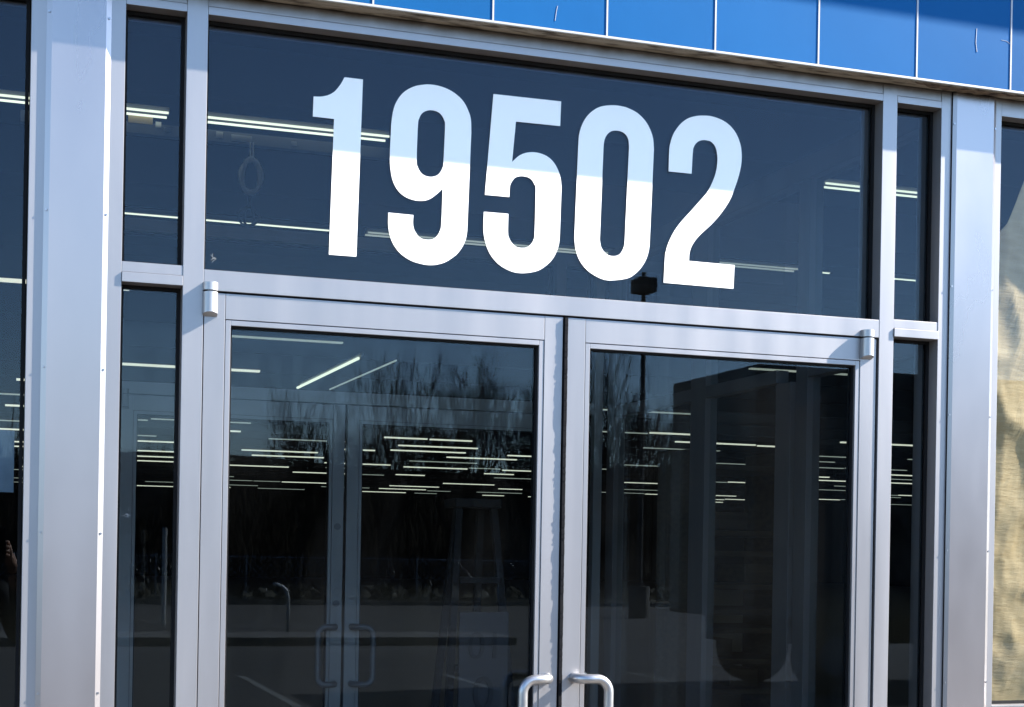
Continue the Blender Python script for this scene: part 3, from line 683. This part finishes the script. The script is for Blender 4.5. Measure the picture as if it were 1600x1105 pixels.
# woodland mass far behind
mb = bmesh.new(); rr = random.Random(5); prev = None; n = 260
for i in range(42000):
    x = rr.uniform(-90, 130); y = -rr.uniform(50, 66); hmax = 5.3 + .4 * math.sin(x * .11) + .6 * math.sin(x * .37 + 2) + .5 * math.sin(x * 1.3)
    z = hmax * rr.random() ** .8; ln = rr.uniform(.5, 1.6); w_ = rr.uniform(.012, .05) * (1.6 - z / hmax)
    a = rr.uniform(0, 3.14); lean = rr.uniform(-.35, .35)
    c_ = Vector((x, y, z)); u = Vector((math.cos(a), math.sin(a), 0)) * w_; v_ = Vector((lean, rr.uniform(-.3, .3), 1)) * ln * .5
    mb.faces.new([mb.verts.new(c_ - v_ - u), mb.verts.new(c_ - v_ + u), mb.verts.new(c_ + v_ + u * .2), mb.verts.new(c_ + v_ - u * .2)])
me = bpy.data.meshes.new('woodland'); mb.to_mesh(me); mb.free(); me.materials.append(M['hedge'])
tag(link('woodland', me), 'dark mass of distant winter woodland', 'woodland', kind='stuff')
bm = bmesh.new(); prev = None
for i in range(161):
    x = -200 + i * 3.0; hz = 5.6 + .5 * math.sin(x * .05) + .4 * math.sin(x * .21)
    cur = [bm.verts.new((x, y, z)) for y, z in ((-64, -.1), (-67, hz * .8), (-72, hz), (-120, hz + .8), (-180, hz * .8))]
    if prev:
        for a_, b_, c_, d_ in zip(prev, prev[1:], cur[1:], cur): bm.faces.new((a_, b_, c_, d_))
    prev = cur
me = bpy.data.meshes.new('far_hill'); bm.to_mesh(me); bm.free(); me.materials.append(M['hedge'])
link('far_hill', me, kind='structure')
# low scrub along the verge
mb = bmesh.new()
for i in range(6000):
    x = rr.uniform(-40, 60); y = -rr.uniform(43.2, 46); hm = 1.1 + .5 * math.sin(x * .5) + .4 * math.sin(x * 1.9)
    c_ = Vector((x, y, hm * rr.random())); s = rr.uniform(.05, .22)
    u = Vector((rr.uniform(-1, 1), rr.uniform(-1, 1), rr.uniform(-1, 1))) * s; v_ = Vector((rr.uniform(-1, 1), rr.uniform(-1, 1), 1)) * s
    mb.faces.new([mb.verts.new(c_ + u), mb.verts.new(c_ + v_), mb.verts.new(c_ - u), mb.verts.new(c_ - v_ * .5)])
me = bpy.data.meshes.new('scrub'); mb.to_mesh(me); mb.free(); me.materials.append(M['hedge'])
tag(link('scrub', me), 'low brown scrub along the far kerb', 'scrub', kind='stuff')
# lamp post
t = thing('lamp_post', 'dark parking lot lamp post with square head, mirrored in the right door', 'street lamp', loc=(16.35, -34, -.15))
MB().tube([(16.35, -34, -.15), (16.35, -34, 9.15)], .085, 10, .06).build('pole', M['pole'], t)
bx('lamp_head', 'pole', (16.12, 16.62, -34.35, -33.7, 8.60, 8.98), t, .02)
MB().tube([(16.35, -34, -.15), (16.35, -34, .7)], .28, 14).build('base', M['kerb'], t)
# marker post, bent pipe, chain link fence
o = MB().tube([(3.43, -30, -.15), (3.43, -30, 1.95)], .05, 8).build('marker_post', M['white_post']); tag(o, 'white marker post mirrored in the left sidelight', 'post')
pts = [(5.5, -26.5, -.15), (5.5, -26.5, .55)] + [(5.5 - .28 * (1 - math.cos(a)) , -26.5, .55 + .28 * math.sin(a)) for a in [k * math.pi / 12 for k in range(1, 7)]]
o = MB().tube(pts, .035, 8).build('bent_pipe', M['white_post'], None, True); tag(o, 'pale bent pipe standing on the kerb island', 'pipe')
t = thing('chain_fence', 'low chain link fence beyond the far kerb', 'fence', loc=(10, -43, 0))
mb = MB()
for i in range(120): mb.tube([(-8 + i * .22, -43, .05), (-8 + i * .22 + 1.2, -43, 1.25)], .008, 3, cap=False); mb.tube([(-8 + i * .22, -43, .05), (-8 + i * .22 - 1.2, -43, 1.25)], .008, 3, cap=False)
mb.build('chain_mesh', M['steel'], t, kind='stuff')
for i in range(11): MB().tube([(-9 + i * 2.7, -43, -.1), (-9 + i * 2.7, -43, 1.35)], .03, 6).build('fence_post', M['steel'], t)
MB().tube([(-9, -43, 1.28), (18, -43, 1.28)], .02, 6).build('top_rail', M['steel'], t)
# box truck, side on, whose shaded side is mirrored in the right half
t = thing('box_truck', 'tan box truck with dark lettering parked across the lane', 'truck', loc=(11.5, -13.8, -.15))
bx('cargo_box', 'truck', (8.55, 15.2, -15.0, -12.6, .78, 3.84), t, .03)
bx('chassis', 'truck_dark', (8.8, 17.0, -14.4, -13.2, .45, .77), t)
for k in range(13): bx('side_rib', 'truck', (8.62 + k * .53, 8.67 + k * .53, -12.599, -12.57, .85, 3.75), t, .004)
cab = MB().prism([(15.3, .3), (17.5, .3), (17.6, 1.2), (17.35, 1.45), (16.9, 2.5), (15.3, 2.6)], -14.9, -12.7)
for v_ in cab.bm.verts: v_.co = Vector((v_.co.x, v_.co.z, v_.co.y))
cab.build('cab', M['truck'], t)
bx('cab_window', 'gap', (15.6, 16.75, -12.69, -12.67, 1.55, 2.3), t)
for x in (9.7, 16.4):
    for y in (-14.8, -12.75):
        wl_ = MB().tube([(x, y - .14, .33), (x, y + .14, .33)], .48, 20).build('wheel', M['tyre'], t)
        MB().tube([(x, y - .15, .33), (x, y + .15, .33)], .24, 14).build('rim', M['steel'], wl_)
for s, z, h in (('A', 1.74, .50), ('2', 1.18, .50), ('viu', .82, .2), ('O', .5, .46), ('2', .2, .3)): 
    text(s, 10.55, z if z > .8 else z + .45, h, -12.59, M['ink'], t, True, 1)

# ------------------------------------------------------------------ the photographer, mirrored in the left shop window
t = thing('person', 'person in dark jacket and grey trousers holding up a phone in both hands', 'person', loc=(-.16, -4.12, -.15))
PX, PY = -.16, -4.14
V_, E_, R_ = [], [], []
def jt(p, r, parent=None):
    V_.append(p); R_.append(r if isinstance(r, tuple) else (r, r))
    if parent is not None: E_.append((parent, len(V_) - 1))
    return len(V_) - 1
g0 = -.15
pel = jt((PX, PY, g0 + .95), (.165, .12))
bel = jt((PX, PY, g0 + 1.10), (.155, .115), pel); chs = jt((PX, PY, g0 + 1.32), (.185, .125), bel)
shc = jt((PX, PY, g0 + 1.45), (.13, .10), chs); nk = jt((PX, PY + .01, g0 + 1.52), .058, shc)
h1 = jt((PX, PY + .035, g0 + 1.60), (.072, .085), nk); h2 = jt((PX, PY + .035, g0 + 1.70), (.078, .098), h1); jt((PX, PY + .02, g0 + 1.765), (.05, .065), h2)
jt((PX, PY + .135, g0 + 1.645), .013, h1)
for sg in (-1, 1):
    hp = jt((PX + sg * .095, PY, g0 + .88), .098, pel); kn = jt((PX + sg * .12, PY + .02, g0 + .48), .062, hp)
    ak = jt((PX + sg * .13, PY - .01, g0 + .09), .042, kn); jt((PX + sg * .14, PY + .06, g0 + .045), (.042, .036), ak); jt((PX + sg * .145, PY + .15, g0 + .035), (.04, .026), len(V_) - 1)
    sh = jt((PX + sg * .19, PY, g0 + 1.42), .068, shc)
    el = jt((PX + sg * .27, PY + .14, g0 + 1.20), .05, sh)
    wx = .0 + sg * .075; wr = jt((wx, -3.80, g0 + 1.55), .030, el)
    pm_ = jt((sg * .052, -3.742, g0 + 1.605), (.034, .018), wr)
    for k in range(4):
        z_ = g0 + 1.635 + k * .020 - .015
        f1 = jt((sg * .046, -3.722 - .004 * k, z_), .0085, pm_); f2 = jt((sg * .047, -3.702, z_ + .002), .008, f1); jt((sg * .030, -3.694, z_ + .003), .0068, f2)
    th = jt((sg * .036, -3.745, g0 + 1.625), .0095, pm_); jt((sg * .020, -3.728, g0 + 1.652), .0078, th)
me = bpy.data.meshes.new('body'); me.from_pydata(V_, E_, []); bo = bpy.data.objects.new('body', me); COL.objects.link(bo)
sk = bo.modifiers.new('skin', 'SKIN')
for i, r_ in enumerate(R_): me.skin_vertices[0].data[i].radius = r_
me.skin_vertices[0].data[0].use_root = True
ss = bo.modifiers.new('sub', 'SUBSURF'); ss.levels = 2; ss.render_levels = 2
bpy.context.view_layer.update()
me2 = bpy.data.meshes.new_from_object(bo.evaluated_get(bpy.context.evaluated_depsgraph_get())); bpy.data.objects.remove(bo)
me2.materials.clear()
for k in ('skin', 'jacket', 'jeans', 'truck_dark'): me2.materials.append(M[k])
for p in me2.polygons:
    c_ = p.center; z_ = c_.z - g0; p.use_smooth = True
    near_hand = c_.y > -3.82
    p.material_index = 0 if (near_hand or (z_ > 1.5)) else (1 if z_ > .93 else (2 if z_ > .11 else 3))
link('body', me2, t)
mb = MB(); bmesh.ops.create_uvsphere(mb.bm, u_segments=20, v_segments=14, radius=1)
for v in list(mb.bm.verts):
    v.co = Vector((PX + v.co.x * .088, PY + .018 + v.co.y * .108, g0 + 1.705 + v.co.z * .092))
bmesh.ops.delete(mb.bm, geom=[v for v in mb.bm.verts if v.co.y > PY + .085 and v.co.z < g0 + 1.735 or v.co.z < g0 + 1.63], context='VERTS')
mb.build('hair', M['bark'], t, True)
for sg in (-1, 1):
    MB().tube([(PX + sg * .030, PY + .118, g0 + 1.682), (PX + sg * .030, PY + .126, g0 + 1.682)], .010, 10).build('eye', M['trim'], t, True)
    MB().tube([(PX + sg * .078, PY + .02, g0 + 1.65), (PX + sg * .088, PY + .015, g0 + 1.69)], .014, 8).build('ear', M['skin'], t, True)
MB().tube([(PX - .022, PY + .118, g0 + 1.598), (PX, PY + .125, g0 + 1.596), (PX + .022, PY + .118, g0 + 1.598)], .005, 6).build('mouth', M['rust'], t, True)
o = MB().box(-.036, .036, -3.7185, -3.7105, g0 + 1.605, g0 + 1.755, .002).build('mobile_phone', M['phone']); tag(o, 'black phone held up in both hands', 'phone')
